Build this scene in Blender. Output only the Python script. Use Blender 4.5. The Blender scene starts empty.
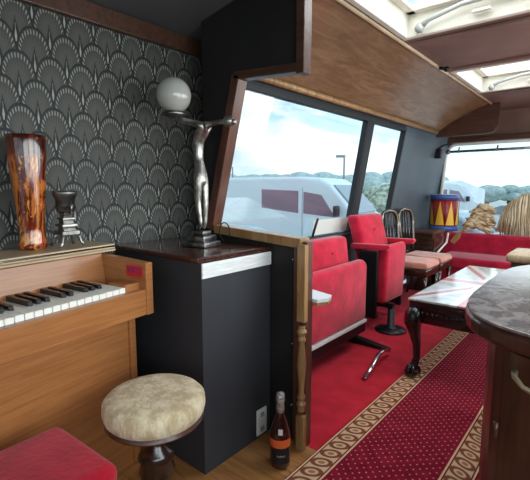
import bpy, bmesh, math, random
from mathutils import Vector, Matrix
random.seed(7)
C = bpy.context.scene.collection
PI = math.pi
sc = bpy.context.scene
# ------------------------------------------------------------------ camera
F, H = 415.0, 1.15
VX, VY = 615.0, 188.0
pitch = math.atan((240 - VY) / F)
yaw = math.atan((VX - 265) / F * math.cos(pitch))
cd = bpy.data.cameras.new('camera'); cam = bpy.data.objects.new('camera', cd); C.objects.link(cam)
cd.sensor_width = 36; cd.sensor_fit = 'HORIZONTAL'; cd.lens = 36 * F / 530; cd.clip_start = .02; cd.clip_end = 900
cam.location = (0, 0, H); cam.rotation_euler = (PI / 2 - pitch, 0, yaw)
sc.camera = cam
# ------------------------------------------------------------------ colour management
sc.view_settings.view_transform = 'Standard'; sc.view_settings.look = 'None'
sc.view_settings.gamma = 1; sc.view_settings.use_curve_mapping = False
sc.view_settings.exposure = 0.58
SKY = 1.0          # sky strength
GLOW = 1.2         # how much brighter the bright side of the overcast sky is

# ------------------------------------------------------------------ node expression helper
class X:
    nt = None
    def __init__(s, v): s.s = v
    @staticmethod
    def m(op, *a, clamp=False):
        n = X.nt.nodes.new('ShaderNodeMath'); n.operation = op; n.use_clamp = clamp
        for i, v in enumerate(a):
            if isinstance(v, X): X.nt.links.new(v.s, n.inputs[i])
            else: n.inputs[i].default_value = v
        return X(n.outputs[0])
    def __add__(s, o): return X.m('ADD', s, o)
    __radd__ = __add__
    def __sub__(s, o): return X.m('SUBTRACT', s, o)
    def __rsub__(s, o): return X.m('SUBTRACT', o, s)
    def __mul__(s, o): return X.m('MULTIPLY', s, o)
    __rmul__ = __mul__
    def __truediv__(s, o): return X.m('DIVIDE', s, o)
    def gt(s, o): return X.m('GREATER_THAN', s, o)
    def lt(s, o): return X.m('LESS_THAN', s, o)
def fl(a): return X.m('FLOOR', a)
def ab(a): return X.m('ABSOLUTE', a)
def mod(a, b): return X.m('FLOORED_MODULO', a, b)
def sq(a): return X.m('SQRT', a)
def sn(a): return X.m('SINE', a)
def mx(a, b): return X.m('MAXIMUM', a, b)
def mn(a, b): return X.m('MINIMUM', a, b)
def sel(m_, a, b): return a * m_ + b * (1 - m_)
def step(a, lo, hi):
    n = X.nt.nodes.new('ShaderNodeMapRange'); n.interpolation_type = 'SMOOTHSTEP'
    X.nt.links.new(a.s, n.inputs[0]); n.inputs[1].default_value = lo; n.inputs[2].default_value = hi
    return X(n.outputs[0])
def mix(f, a, b):
    n = X.nt.nodes.new('ShaderNodeMix'); n.data_type = 'RGBA'
    for k, v in ((0, f), (6, a), (7, b)):
        if isinstance(v, X): X.nt.links.new(v.s, n.inputs[k])
        elif isinstance(v, (int, float)): n.inputs[k].default_value = v
        else: n.inputs[k].default_value = (*v, 1)
    return X(n.outputs[2])
def coords(kind='Object'):
    t = X.nt.nodes.new('ShaderNodeTexCoord'); p = X.nt.nodes.new('ShaderNodeSeparateXYZ')
    X.nt.links.new(t.outputs[kind], p.inputs[0])
    return [X(p.outputs[i]) for i in range(3)]
def noise(scale=5, detail=3, stretch=(1, 1, 1), rough=.5, kind='Object', dist=0):
    t = X.nt.nodes.new('ShaderNodeTexCoord'); mp = X.nt.nodes.new('ShaderNodeMapping'); n = X.nt.nodes.new('ShaderNodeTexNoise')
    mp.inputs[3].default_value = stretch
    X.nt.links.new(t.outputs[kind], mp.inputs[0]); X.nt.links.new(mp.outputs[0], n.inputs['Vector'])
    n.inputs['Scale'].default_value = scale; n.inputs['Detail'].default_value = detail; n.inputs['Roughness'].default_value = rough
    n.inputs['Distortion'].default_value = dist
    return X(n.outputs[0])
def S(r, g, b):
    return tuple(((v / 255) / 12.92 if v / 255 <= .04045 else ((v / 255 + .055) / 1.055) ** 2.4) for v in (r, g, b))
def material(name, col=None, rough=.6, metal=0, coat=0, bump=None, spec=.5, fn=None, sheen=0, emis=None):
    m_ = bpy.data.materials.new(name); m_.use_nodes = True; X.nt = m_.node_tree
    b = X.nt.nodes['Principled BSDF']
    b.inputs['Roughness'].default_value = rough; b.inputs['Metallic'].default_value = metal
    b.inputs['Coat Weight'].default_value = coat; b.inputs['Specular IOR Level'].default_value = spec
    b.inputs['Coat Roughness'].default_value = .12
    b.inputs['Sheen Weight'].default_value = sheen
    if col: b.inputs['Base Color'].default_value = (*col, 1)
    h = None
    if fn:
        r_ = fn()
        c_, h = r_ if isinstance(r_, tuple) else (r_, None)
        X.nt.links.new(c_.s, b.inputs['Base Color'])
    if bump:
        if h is None: h = noise(bump[1], 3)
        n = X.nt.nodes.new('ShaderNodeBump'); n.inputs['Strength'].default_value = bump[0]; n.inputs['Distance'].default_value = .01
        X.nt.links.new(h.s, n.inputs['Height']); X.nt.links.new(n.outputs[0], b.inputs['Normal'])
    return m_
def wood(name, a, b, stretch=(1, 12, 12), scale=4, rough=.4, coat=.2):
    def f():
        g = noise(scale, 5, stretch, .6, dist=.6); k = noise(2.2, 2)
        c1 = mix(step(g, .3, .7), a, b)
        return mix(step(k, .35, .75) * .35, c1, tuple(v * .6 for v in a))
    return material(name, rough=rough, coat=coat, fn=f)
def cloth(name, a, b, rough=.9, sc_=9, sheen=.3, bump=(.35, 60)):
    return material(name, rough=rough, sheen=sheen, spec=.2, bump=bump, fn=lambda: mix(step(noise(sc_, 4), .3, .72), a, b))

# ------------------------------------------------------------------ world
w = bpy.data.worlds.new('sky'); sc.world = w; w.use_nodes = True; X.nt = w.node_tree
bg = X.nt.nodes['Background']
x_, y_, z_ = coords('Generated')
cl = noise(3.2, 6, (1, 1, 3.4), .55, 'Generated', .5)
blue = mix(step(z_, 0, .4), S(196, 220, 234), S(136, 186, 218))
cc = mix(step(cl, .42, .60), blue, (1, 1, 1))
cc = mix(step(z_, .12, -.02) * .5, cc, S(238, 243, 243))
dotp = mx(x_ * .74 + y_ * .10 + z_ * .62, 0)           # overcast is brightest towards the hidden sun, over the bus's right side
k = 1 + GLOW * X.m('POWER', dotp, 2.0)
rear = step(y_ - ab(x_) * .8, .2, .9) * .5             # and a little brighter past the rear
sv = X.nt.nodes.new('ShaderNodeVectorMath'); sv.operation = 'SCALE'
X.nt.links.new(cc.s, sv.inputs[0]); X.nt.links.new(((k + rear) * SKY).s, sv.inputs['Scale'])
X.nt.links.new(sv.outputs[0], bg.inputs[0]); bg.inputs[1].default_value = 1.0

# added area lamps, standing in for sky light at unseen windows and both hatches
def daylight_fill(loc, rot, sx, sy, power, col=(1, .985, .96)):
    l = bpy.data.lights.new('daylight_fill', 'AREA'); l.shape = 'RECTANGLE'; l.size = sx; l.size_y = sy; l.energy = power; l.color = col
    o = bpy.data.objects.new('daylight_fill', l); C.objects.link(o); o.location = loc; o.rotation_euler = rot
for yc, ln, pw in ((-.7, 1.5, 14), (.94, 1.4, 16), (2.59, 1.5, 20), (4.44, 1.8, 20)):
    daylight_fill((1.08, yc, 1.28), (0, PI / 2, 0), .9, ln, pw)
daylight_fill((-.3, 2.14, 2.32), (0, 0, 0), 1.3, .9, 14)
daylight_fill((-.3, 4.0, 2.32), (0, 0, 0), 1.3, .8, 12)
daylight_fill((-.3, -1.75, 1.25), (PI / 2, 0, PI), 2.3, 1.0, 34)

# ------------------------------------------------------------------ mesh helpers
class MB:
    def __init__(s): s.bm = bmesh.new(); s.slots = 0
    def _mat(s, fs, mi):
        for f in fs: f.material_index = mi
    def box(s, a, b, mi=0, M=None):
        vs = [s.bm.verts.new((x, y, z)) for x in (a[0], b[0]) for y in (a[1], b[1]) for z in (a[2], b[2])]
        if M is not None:
            for v in vs: v.co = M @ v.co
        fs = [s.bm.faces.new([vs[i] for i in q]) for q in ((0, 1, 3, 2), (4, 6, 7, 5), (0, 4, 5, 1), (2, 3, 7, 6), (0, 2, 6, 4), (1, 5, 7, 3))]
        s._mat(fs, mi); return s
    def rbox(s, a, b, r=.02, seg=3, mi=0, M=None):
        t = bmesh.new(); bmesh.ops.create_cube(t, size=1)
        for v in t.verts:
            v.co = Vector([(a[i] + b[i]) / 2 + v.co[i] * (b[i] - a[i]) for i in range(3)])
        bmesh.ops.bevel(t, geom=t.edges[:], offset=r, segments=seg, profile=.5, affect='EDGES', clamp_overlap=True)
        s.merge(t, mi, M); return s
    def merge(s, t, mi=0, M=None):
        mp = {}
        for v in t.verts: mp[v] = s.bm.verts.new(M @ v.co if M is not None else v.co)
        for f in t.faces:
            try: g = s.bm.faces.new([mp[v] for v in f.verts]); g.material_index = mi; g.smooth = True
            except ValueError: pass
        t.free()
    def prism(s, pts, axis, a, b, mi=0, M=None):
        def mk(p, q):
            return {'x': (q, p[0], p[1]), 'y': (p[0], q, p[1]), 'z': (p[0], p[1], q)}[axis]
        A = [s.bm.verts.new(mk(p, a)) for p in pts]; B = [s.bm.verts.new(mk(p, b)) for p in pts]
        if M is not None:
            for v in A + B: v.co = M @ v.co
        n = len(pts); fs = [s.bm.faces.new(A), s.bm.faces.new(B[::-1])]
        for i in range(n): fs.append(s.bm.faces.new([A[i], A[(i + 1) % n], B[(i + 1) % n], B[i]]))
        s._mat(fs, mi); return s
    def lathe(s, prof, c=(0, 0, 0), n=20, mi=0, M=None, sx=1, sy=1):
        rings = []
        for r, z in prof:
            ring = [s.bm.verts.new((c[0] + max(r, 1e-4) * math.cos(2 * PI * i / n) * sx, c[1] + max(r, 1e-4) * math.sin(2 * PI * i / n) * sy, c[2] + z)) for i in range(n)]
            if M is not None:
                for v in ring: v.co = M @ v.co
            rings.append(ring)
        fs = []
        for A, B in zip(rings, rings[1:]):
            for i in range(n): fs.append(s.bm.faces.new([A[i], A[(i + 1) % n], B[(i + 1) % n], B[i]]))
        fs.append(s.bm.faces.new(rings[0][::-1])); fs.append(s.bm.faces.new(rings[-1]))
        for f in fs: f.smooth = True
        s._mat(fs, mi); return s
    def tube(s, pts, r, n=8, mi=0, flat=1.0):
        pts = [Vector(p) for p in pts]; rs = r if isinstance(r, (list, tuple)) else [r] * len(pts)
        rings = []; ref = Vector((0, 0, 1))
        for i, p in enumerate(pts):
            t = (pts[min(i + 1, len(pts) - 1)] - pts[max(i - 1, 0)]).normalized()
            if abs(t.dot(ref)) > .95: ref = Vector((1, 0, 0)) if abs(t.x) < .9 else Vector((0, 1, 0))
            a = t.cross(ref).normalized(); b = a.cross(t)
            rings.append([s.bm.verts.new(p + a * math.cos(2 * PI * k / n) * rs[i] + b * math.sin(2 * PI * k / n) * rs[i] * flat) for k in range(n)])
            ref = b
        fs = []
        for A, B in zip(rings, rings[1:]):
            for i in range(n): fs.append(s.bm.faces.new([A[i], A[(i + 1) % n], B[(i + 1) % n], B[i]]))
        fs.append(s.bm.faces.new(rings[0][::-1])); fs.append(s.bm.faces.new(rings[-1]))
        for f in fs: f.smooth = True
        s._mat(fs, mi); return s
    def ball(s, c, r, mi=0, sc_=(1, 1, 1), u=16, v=10):
        t = bmesh.new(); bmesh.ops.create_uvsphere(t, u_segments=u, v_segments=v, radius=r)
        for q in t.verts: q.co = Vector((c[0] + q.co.x * sc_[0], c[1] + q.co.y * sc_[1], c[2] + q.co.z * sc_[2]))
        s.merge(t, mi); return s
    def build(s, name, mats, parent=None, bevel=0, sub=0, seg=2, label=None):
        bmesh.ops.recalc_face_normals(s.bm, faces=s.bm.faces[:])
        me = bpy.data.meshes.new(name); s.bm.to_mesh(me); s.bm.free()
        for m_ in (mats if isinstance(mats, (list, tuple)) else [mats]): me.materials.append(m_)
        o = bpy.data.objects.new(name, me); C.objects.link(o)
        if parent: o.parent = parent
        if bevel:
            b = o.modifiers.new('bevel', 'BEVEL'); b.width = bevel; b.segments = seg; b.limit_method = 'ANGLE'; b.angle_limit = .6
            b.harden_normals = False
        if sub:
            q = o.modifiers.new('sub', 'SUBSURF'); q.levels = sub; q.render_levels = sub
        if label: o['label'] = label
        return o
def thing(name, label, cat, loc=(0, 0, 0), rz=0, group=None):
    o = bpy.data.objects.new(name, None); C.objects.link(o); o.empty_display_size = .1
    o.location = loc; o.rotation_euler = (0, 0, rz); o['label'] = label; o['category'] = cat
    if group: o['group'] = group
    return o
def tag(o, label, cat, group=None, kind=None):
    o['label'] = label; o['category'] = cat
    if group: o['group'] = group
    if kind: o['kind'] = kind
    return o
def struct(o): o['kind'] = 'structure'; return o
def dup(root, loc, rz, label, group=None):
    r = root.copy(); C.objects.link(r); r.location = loc; r.rotation_euler = (0, 0, rz); r['label'] = label
    if group: r['group'] = group
    for ch in list(root.children):
        c = ch.copy(); C.objects.link(c); c.parent = r
        for g in list(ch.children):
            e = g.copy(); C.objects.link(e); e.parent = c
    return r
def text(name, body, size, loc, rot, m_, parent=None, ext=.0006):
    cu = bpy.data.curves.new(name, 'FONT'); cu.body = body; cu.size = size; cu.extrude = ext; cu.align_x = 'CENTER'; cu.align_y = 'CENTER'
    o = bpy.data.objects.new(name, cu); C.objects.link(o); o.location = loc; o.rotation_euler = rot; cu.materials.append(m_)
    me = bpy.data.meshes.new_from_object(o.evaluated_get(bpy.context.evaluated_depsgraph_get())); bpy.data.objects.remove(o)
    o = bpy.data.objects.new(name, me); C.objects.link(o); o.location = loc; o.rotation_euler = rot; me.materials.clear(); me.materials.append(m_)
    if parent: o.parent = parent
    return o

# ------------------------------------------------------------------ materials
def wallpaper_fn():
    x, y, z = coords()
    W, R = .125, .0995
    u = (y - .666) / W; v = (z - (1.676 - 1.72 * R)) / R
    j = fl(v); t = v - j
    def fan(jj, tt):
        off = mod(jj, 2.0) * .5
        du = (mod(u + off + .5, 1.0) - .5) * 2.0            # -1..1
        ty = tt / 1.72
        edge = ab(du) * (.78 + .22 * ab(du))
        # pointed arch: circle-ish lower, ogive top
        yy = mx(ty - .42, 0) / .58
        r = sq(edge * edge + X.m('POWER', yy, 1.75))
        ang = X.m('ARCTAN2', du * .62, ty + .02)
        return du, ty, r, ang
    dA, tA, rA, aA = fan(j - 1, t + 1)
    dB, tB, rB, aB = fan(j, t)
    inA = rA.lt(1.0)
    du = sel(inA, dA, dB); ty = sel(inA, tA, tB); r = sel(inA, rA, rB); ang = sel(inA, aA, aB)
    rays = step(sn(ang * 50.0), .0, .7)
    ring = step(r, .68, .75) * step(r, .90, .85)
    fine = step(r, .15, .3) * step(r, .72, .62)
    spin = step(ab(du) - mx(.06 - ab(ty - .12) * .38, 0) * 1.0, .03, -.01) * ty.lt(.40)
    dark = step(ab(du) - mx(.14 - ab(ty - .2) * .5, 0) * 1.3, .05, .0) * ty.lt(.55)
    outline = r.gt(.92)
    nz = noise(3, 3)
    base = mix(step(r, 0.95, .1), S(60, 62, 62), S(88, 86, 81))
    c = mix(fine * rays * .25, base, S(124, 118, 108))
    c = mix(ring * rays * .85, c, S(166, 163, 152))
    c = mix(dark, c, S(36, 38, 40))
    c = mix(outline, c, S(34, 38, 41))
    c = mix(spin, c, S(172, 170, 160))
    return mix(step(nz, .3, .8) * .25, c, S(50, 50, 50))
M = {}
M['paper'] = material('fan_wallpaper', rough=.55, fn=wallpaper_fn, spec=.3)
M['black'] = material('black_paint', rough=.6, fn=lambda: mix(step(noise(6, 3), .3, .8), S(33, 32, 32), S(42, 41, 41)), spec=.3)
M['charcoal'] = material('charcoal_paint', rough=.65, fn=lambda: mix(step(noise(2, 3), .3, .8), S(54, 54, 58), S(65, 65, 70)), spec=.3)
M['slate'] = material('slate_wall_paint', rough=.5, fn=lambda: mix(step(noise(2, 3), .3, .8), S(68, 78, 87), S(84, 95, 104)))
M['ceil_dark'] = material('dark_ceiling_paint', rough=.7, fn=lambda: mix(step(noise(2, 3), .3, .8), S(82, 80, 83), S(96, 92, 94)))
M['vinyl'] = material('brown_roof_vinyl', rough=.5, bump=(.15, 40), fn=lambda: mix(step(noise(2.5, 3), .3, .8), S(112, 84, 74), S(136, 106, 94)))
M['cove'] = material('varnished_cove_ply', rough=.36, coat=.35, fn=lambda: mix(step(noise(3, 6, (6, 1, 6), .65, dist=1), .35, .7), S(118, 88, 62), S(148, 116, 84)))
M['brown_trim'] = wood('dark_brown_trim', S(64, 40, 30), S(90, 58, 44))
M['redwood'] = wood('red_brown_wood', S(74, 42, 32), S(108, 64, 46), (6, 6, 1))
M['pine'] = wood('tan_varnished_pine', S(140, 100, 60), S(182, 142, 96), (8, 8, 1), rough=.35)
M['mahog'] = wood('dark_mahogany', S(54, 27, 22), S(84, 44, 34), (1, 8, 8), rough=.22, coat=.7)
M['cabinet'] = wood('cabinet_mahogany', S(68, 38, 28), S(94, 56, 42), (8, 8, 1), rough=.35, coat=.3)
M['piano'] = wood('piano_teak', S(158, 98, 54), S(182, 120, 70), (3, 1, 26), rough=.35, coat=.25)
M['piano_light'] = wood('worn_piano_lid_edge', S(190, 160, 124), S(216, 194, 160), (14, 2, 2))
M['floorwood'] = wood('worn_floor_boards', S(150, 96, 50), S(190, 134, 80), (1, 10, 1), rough=.4)
M['whitekey'] = material('ivory_keys', S(246, 244, 236), rough=.3)
M['blackkey'] = material('ebony_keys', S(26, 24, 26), rough=.25)
M['redvel'] = cloth('crimson_velvet', S(176, 16, 44), S(206, 30, 62), sheen=.25, bump=(.2, 30))
M['redseat'] = cloth('dark_red_plush', S(168, 14, 36), S(196, 26, 50), sheen=.2)
M['sofa'] = cloth('claret_sofa_cloth', S(150, 14, 42), S(178, 24, 56), sheen=.2)
M['carpet'] = cloth('red_carpet', S(184, 18, 40), S(206, 30, 54), sheen=.1, bump=(.5, 150))
M['blackmetal'] = material('black_iron', S(24, 24, 26), rough=.4, metal=.3)
M['chrome'] = material('chrome', S(200, 200, 200), rough=.18, metal=1)
M['silver'] = material('tarnished_silver', rough=.3, metal=.9, fn=lambda: mix(step(noise(30, 3), .3, .7), S(120, 116, 110), S(186, 182, 176)))
M['pewter'] = material('dark_pewter', rough=.3, metal=.9, fn=lambda: mix(step(noise(25, 3), .3, .7), S(92, 90, 90), S(150, 148, 146)))
M['alu'] = material('brushed_aluminium_strip', rough=.4, metal=.0, fn=lambda: mix(step(noise(12, 4, (1, 1, 8)), .3, .75), S(222, 222, 220), S(240, 240, 238)))
M['white'] = material('white_plastic', S(226, 226, 220), rough=.35)
M['marblewhite'] = material('white_shelf_laminate', S(226, 226, 228), rough=.25)
M['grey'] = material('grey_enamel', S(158, 160, 158), rough=.4)
M['cream'] = material('cream_hatch_paint', rough=.4, fn=lambda: mix(step(noise(4, 3), .3, .8), S(206, 200, 186), S(226, 222, 210)))
M['pink'] = cloth('faded_pink_seat_cloth', S(196, 130, 112), S(222, 160, 142))
M['darkchair'] = wood('dark_chair_wood', S(40, 24, 18), S(64, 40, 28), rough=.25, coat=.5)
M['brassy'] = material('pale_brassy_metal', S(176, 160, 130), rough=.3, metal=.5)
M['straw'] = cloth('straw_raffia', S(196, 178, 142), S(232, 220, 192), sheen=0)
M['burlap'] = cloth('tan_burlap', S(190, 164, 126), S(232, 214, 180), sheen=0, sc_=14)
M['ebony'] = material('carved_ebonised_wood', rough=.22, coat=.6, bump=(.6, 70), fn=lambda: mix(step(noise(40, 2), .4, .7), S(14, 14, 15), S(34, 33, 34)))
M['dblue'] = material('drum_blue', S(54, 92, 156), rough=.4)
M['dred'] = material('drum_red', S(150, 30, 36), rough=.4)
M['dyellow'] = material('drum_yellow', S(228, 176, 50), rough=.45)
M['orange'] = material('orange_label', S(226, 98, 44), rough=.5)
M['labelblack'] = material('black_label', S(22, 22, 24), rough=.5)
M['paper_white'] = material('print_white', S(224, 222, 216), rough=.5)
M['glassbottle'] = material('dark_rose_bottle_glass', S(50, 18, 16), rough=.06, spec=.8, coat=.6)
M['foil'] = material('silver_foil', rough=.3, metal=.7, bump=(.6, 120), fn=lambda: mix(step(noise(60, 2), .4, .6), S(150, 146, 146), S(214, 212, 210)))
M['rubber'] = material('black_rubber', S(30, 32, 36), rough=.6)
M['sticker'] = material('red_sticker', S(206, 42, 46), rough=.5)
M['purple'] = material('purple_ink', S(96, 44, 128), rough=.5)
def stool_fn():
    n = noise(26, 5, (1, 1, .35), .7); k = noise(90, 2)
    c = mix(step(n, .35, .65), S(196, 172, 134), S(236, 216, 184))
    return mix(step(noise(9, 2), .5, .75) * .5, c, S(176, 152, 114)), n * .7 + k * .3
M['stool'] = material('mottled_beige_stool_plush', rough=.95, spec=.1, sheen=.2, bump=(.9, 1), fn=stool_fn)
def vase_fn():
    n = noise(16, 5, (1, 1, .28), .65, dist=2.2); z = coords()[2]
    c = mix(step(n, .44, .56), S(92, 26, 10), S(196, 108, 40))
    c = mix(step(noise(34, 3, (1, 1, .5), dist=1.5), .56, .64), c, S(216, 150, 76))
    c = mix(step(z, .32, .35), c, mix(step(n, .4, .6), S(60, 18, 10), S(116, 50, 26)))
    return mix(step(noise(22, 3, (1, 1, .3), dist=3), .58, .66) * step(z, .12, .04), c, S(170, 20, 10))
M['vase'] = material('amber_mottled_glass', rough=.08, coat=.8, fn=vase_fn)
def top_fn():
    n = noise(14, 6, (1, 1, 1), .7, dist=1.5)
    return mix(step(n, .42, .62), S(104, 96, 95), S(164, 156, 154))
M['marbled'] = material('worn_varnished_counter_top', rough=.16, coat=.6, fn=top_fn)
def rug_fn():
    x, y, z = coords()                       # object origin on the rug's centre line
    a = ab(x)
    q = .020
    gx = mod(x + fl(mod(y / q, 2.0)) * q * 1.0, q * 2) - q; gy = mod(y, q) - q / 2
    dot = sq(gx * gx + gy * gy).lt(.0037)
    field = mix(dot, mix(step(noise(20, 2), .3, .8), S(124, 16, 40), S(148, 26, 50)), S(206, 140, 130))
    p = .075
    by = (mod(y, p) - p / 2) / (p / 2); bx = (a - .232) / .042
    sh_ = by + bx * .35
    rr_ = sq(bx * bx * .75 + sh_ * sh_ * 1.1)
    bord = mix(step(ab(rr_ - .72), .26, .12), S(216, 182, 146), S(132, 74, 54))
    bord = mix(step(rr_, .34, .22), bord, S(168, 112, 82))
    c = mix(a.gt(.176), field, S(222, 188, 150))
    c = mix(a.gt(.184), c, S(116, 40, 34))
    c = mix(a.gt(.190), c, bord)
    c = mix(a.gt(.274), c, S(116, 40, 34))
    c = mix(a.gt(.280), c, S(226, 194, 158))
    c = mix(a.gt(.287), c, S(120, 18, 34))
    return c, noise(180, 2)
M['rug'] = material('patterned_runner_wool', rough=.95, spec=.15, bump=(.4, 1), fn=rug_fn)
def flag_fn():
    x, y, z = coords()                       # x across, y along, table-top centre
    u = x / .31; v = y / .62
    white = S(222, 224, 224)
    base = mix(step(noise(7, 4, dist=1), .4, .6), S(176, 182, 184), S(206, 210, 210))
    d = mn(ab(u - v), ab(u + v))
    c = mix(d.lt(.22), base, white); c = mix(d.lt(.07), c, S(196, 120, 126))
    cr = mn(ab(u) * .6, ab(v)); 
    c = mix(cr.lt(.16), c, white); c = mix(cr.lt(.08), c, S(204, 128, 132))
    return c
M['flag'] = material('faded_flag_print_glass', rough=.12, coat=.5, fn=flag_fn)
def glass(name, tint=(.93, .97, .98), refl=.06, rough=.02, white=.0):
    m_ = bpy.data.materials.new(name); m_.use_nodes = True; nt = m_.node_tree; nt.nodes.clear()
    t = nt.nodes.new('ShaderNodeBsdfTransparent'); t.inputs[0].default_value = (*tint, 1)
    g = nt.nodes.new('ShaderNodeBsdfGlossy'); g.inputs['Roughness'].default_value = rough
    a = nt.nodes.new('ShaderNodeMixShader'); a.inputs[0].default_value = refl
    o = nt.nodes.new('ShaderNodeOutputMaterial')
    nt.links.new(t.outputs[0], a.inputs[1]); nt.links.new(g.outputs[0], a.inputs[2])
    last = a
    if white:
        d = nt.nodes.new('ShaderNodeBsdfDiffuse'); d.inputs[0].default_value = (.9, .93, .93, 1)
        b = nt.nodes.new('ShaderNodeMixShader'); b.inputs[0].default_value = white
        nt.links.new(a.outputs[0], b.inputs[1]); nt.links.new(d.outputs[0], b.inputs[2]); last = b
    nt.links.new(last.outputs[0], o.inputs[0]); return m_
M['glass'] = glass('bus_window_glass')
M['hatchglass'] = glass('hatch_glass', (.95, .97, .97), .04)
M['opal'] = material('opal_glass_globe', S(178, 178, 172), rough=.12, coat=.4)
M['opal'].node_tree.nodes['Principled BSDF'].inputs['Subsurface Weight'].default_value = .2
# outside
M['tarmac'] = material('pale_dusty_ground', rough=.95, fn=lambda: mix(step(noise(.3, 4), .3, .7), S(170, 172, 166), S(196, 196, 188)))
M['vanpaint'] = material('white_van_paint', S(206, 214, 218), rough=.3, coat=.4)
M['carblue'] = material('pale_blue_car_paint', S(150, 184, 194), rough=.3, coat=.4)
M['cargrey'] = material('silver_car_paint', S(140, 156, 166), rough=.3, coat=.4)
M['carglass'] = material('dark_car_glass', S(126, 104, 116), rough=.08, coat=.5)
M['windscreen'] = material('pale_windscreen_glass', S(120, 138, 146), rough=.35, coat=.0)
M['tyre'] = material('tyre', S(34, 34, 34), rough=.8)
M['hedge'] = material('hazy_hedge_leaves', rough=.9, bump=(1, 4), fn=lambda: mix(step(noise(1.6, 5), .35, .65), S(140, 160, 158), S(170, 188, 182)))  # distance haze is mixed into the pale leaf colours
M['bush'] = material('pale_bush_leaves', rough=.9, bump=(1, 8), fn=lambda: mix(step(noise(7, 5), .35, .65), S(104, 124, 104), S(190, 196, 176)))
M['field'] = material('distant_fields', rough=.95, fn=lambda: mix(step(noise(.05, 4), .35, .65), S(158, 172, 150), S(184, 188, 168)))
M['tent'] = material('white_tent_canvas', S(226, 232, 236), rough=.7)
M['steelpole'] = material('grey_pole', S(120, 126, 130), rough=.5)

# ------------------------------------------------------------------ structure: the bus
def wx(z): return -1.65 - .17 * (1.7 - z)       # leaning window wall
XR = .95                                         # right wall
# floor
struct(MB().box((-1.85, -1.6, -.06), (-.0, 1.45, 0)).build('floor', M['floorwood']))
struct(MB().box((0, -1.6, -.06), (XR, 1.45, 0)).build('floor', M['floorwood']))
fc = MB().box((-1.87, 1.451, -.06), (XR, 5.6, 0)); struct(fc.build('floor', M['carpet']))
# wallpapered wall
struct(MB().box((-1.88, -1.6, 0), (-1.79, 1.625, 1.87)).build('wall_left', M['paper']))
struct(MB().box((-1.80, -1.6, 1.85), (-1.76, 1.61, 1.93)).build('trim_1', M['brown_trim'], bevel=.004))
# dark ceiling of the front part
struct(MB().prism([(-1.88, 1.915), (-1.60, 1.962), (-1.60, 2.02), (-1.88, 1.97)], 'y', 1.475, 1.64).build('ceiling', M['ceil_dark']))
struct(MB().prism([(-1.86, 1.92), (-1.09, 2.05), (.5, 2.05), (XR + .05, 1.95), (XR + .05, 2.0), (.5, 2.10), (-1.09, 2.10), (-1.86, 1.97)], 'y', -1.6, 1.4749).build('ceiling', M['ceil_dark']))
# bulkhead with its cut-out
bk = MB().prism([(-1.62, 0), (-.99, 0), (-.99, .905), (-1.56, .935), (-1.38, 1.655), (-1.015, 1.63), (-1.015, 2.052), (-1.09, 2.052), (-1.62, 1.961)], 'y', 1.45, 1.474)
struct(MB().prism([(-1.615, 1.452), (-1.60, 1.474), (-1.785, 1.62), (-1.79, 1.60)], 'z', 0, 1.935).build('wall_bulkhead', M['black']))
struct(bk.build('wall_bulkhead', M['black']))
def beam(name, a, b, w_, h_, m_, y0=1.432, bev=.004):
    # bar in the plane of the bulkhead between two (x, z) points
    a = Vector(a); b = Vector(b); d = (b - a).normalized(); n = Vector((-d.y, d.x)) * w_
    return MB().prism([tuple(a), tuple(b), tuple(b + n), tuple(a + n)], 'y', y0, y0 + h_).build(name, m_, bevel=bev)
struct(beam('trim_2', (-1.55, .935), (-1.352, 1.66), .05, .062, M['redwood']))
struct(beam('trim_3', (-1.53, .925), (-1.0, .895), .042, .07, M['pine'], 1.425))
struct(beam('trim_4', (-1.39, 1.645), (-.997, 1.618), .036, .055, M['brown_trim']))
struct(MB().box((-1.035, 1.43, 1.612), (-.995, 1.487, 2.052)).build('trim_5', M['brown_trim'], bevel=.004))
# end post of the partition with its half baluster
pt = thing('partition_post', 'tan pine end post of the black partition with a turned half baluster', 'post', (-.978, 1.448, 0))
MB().box((-.012, -.018, .0), (.010, .03, .925)).build('post', M['redwood'], pt, bevel=.003)
prof = [(.016, .0), (.016, .02), (.022, .035), (.014, .05), (.019, .065), (.012, .085), (.016, .15), (.021, .21), (.017, .26), (.012, .31), (.019, .325), (.013, .34), (.023, .36), (.014, .375), (.016, .385)]
bal = MB().box((-.02, -.012, 0), (.02, .014, .16)).box((-.02, -.012, .585), (.02, .014, .915)).lathe([(r, z + .18) for r, z in prof], n=16)
b_ = bal.build('baluster', M['pine'], pt, bevel=.002); b_.location = (.0, -.034, 0)
MB().box((-.05, -.026, .02), (-.013, -.020, .9)).build('edging', M['redwood'], pt)
for z in (.84, .46, .17):
    MB().ball((-.073, -.0, z), .006).build('screw', M['chrome'], pt)
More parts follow.
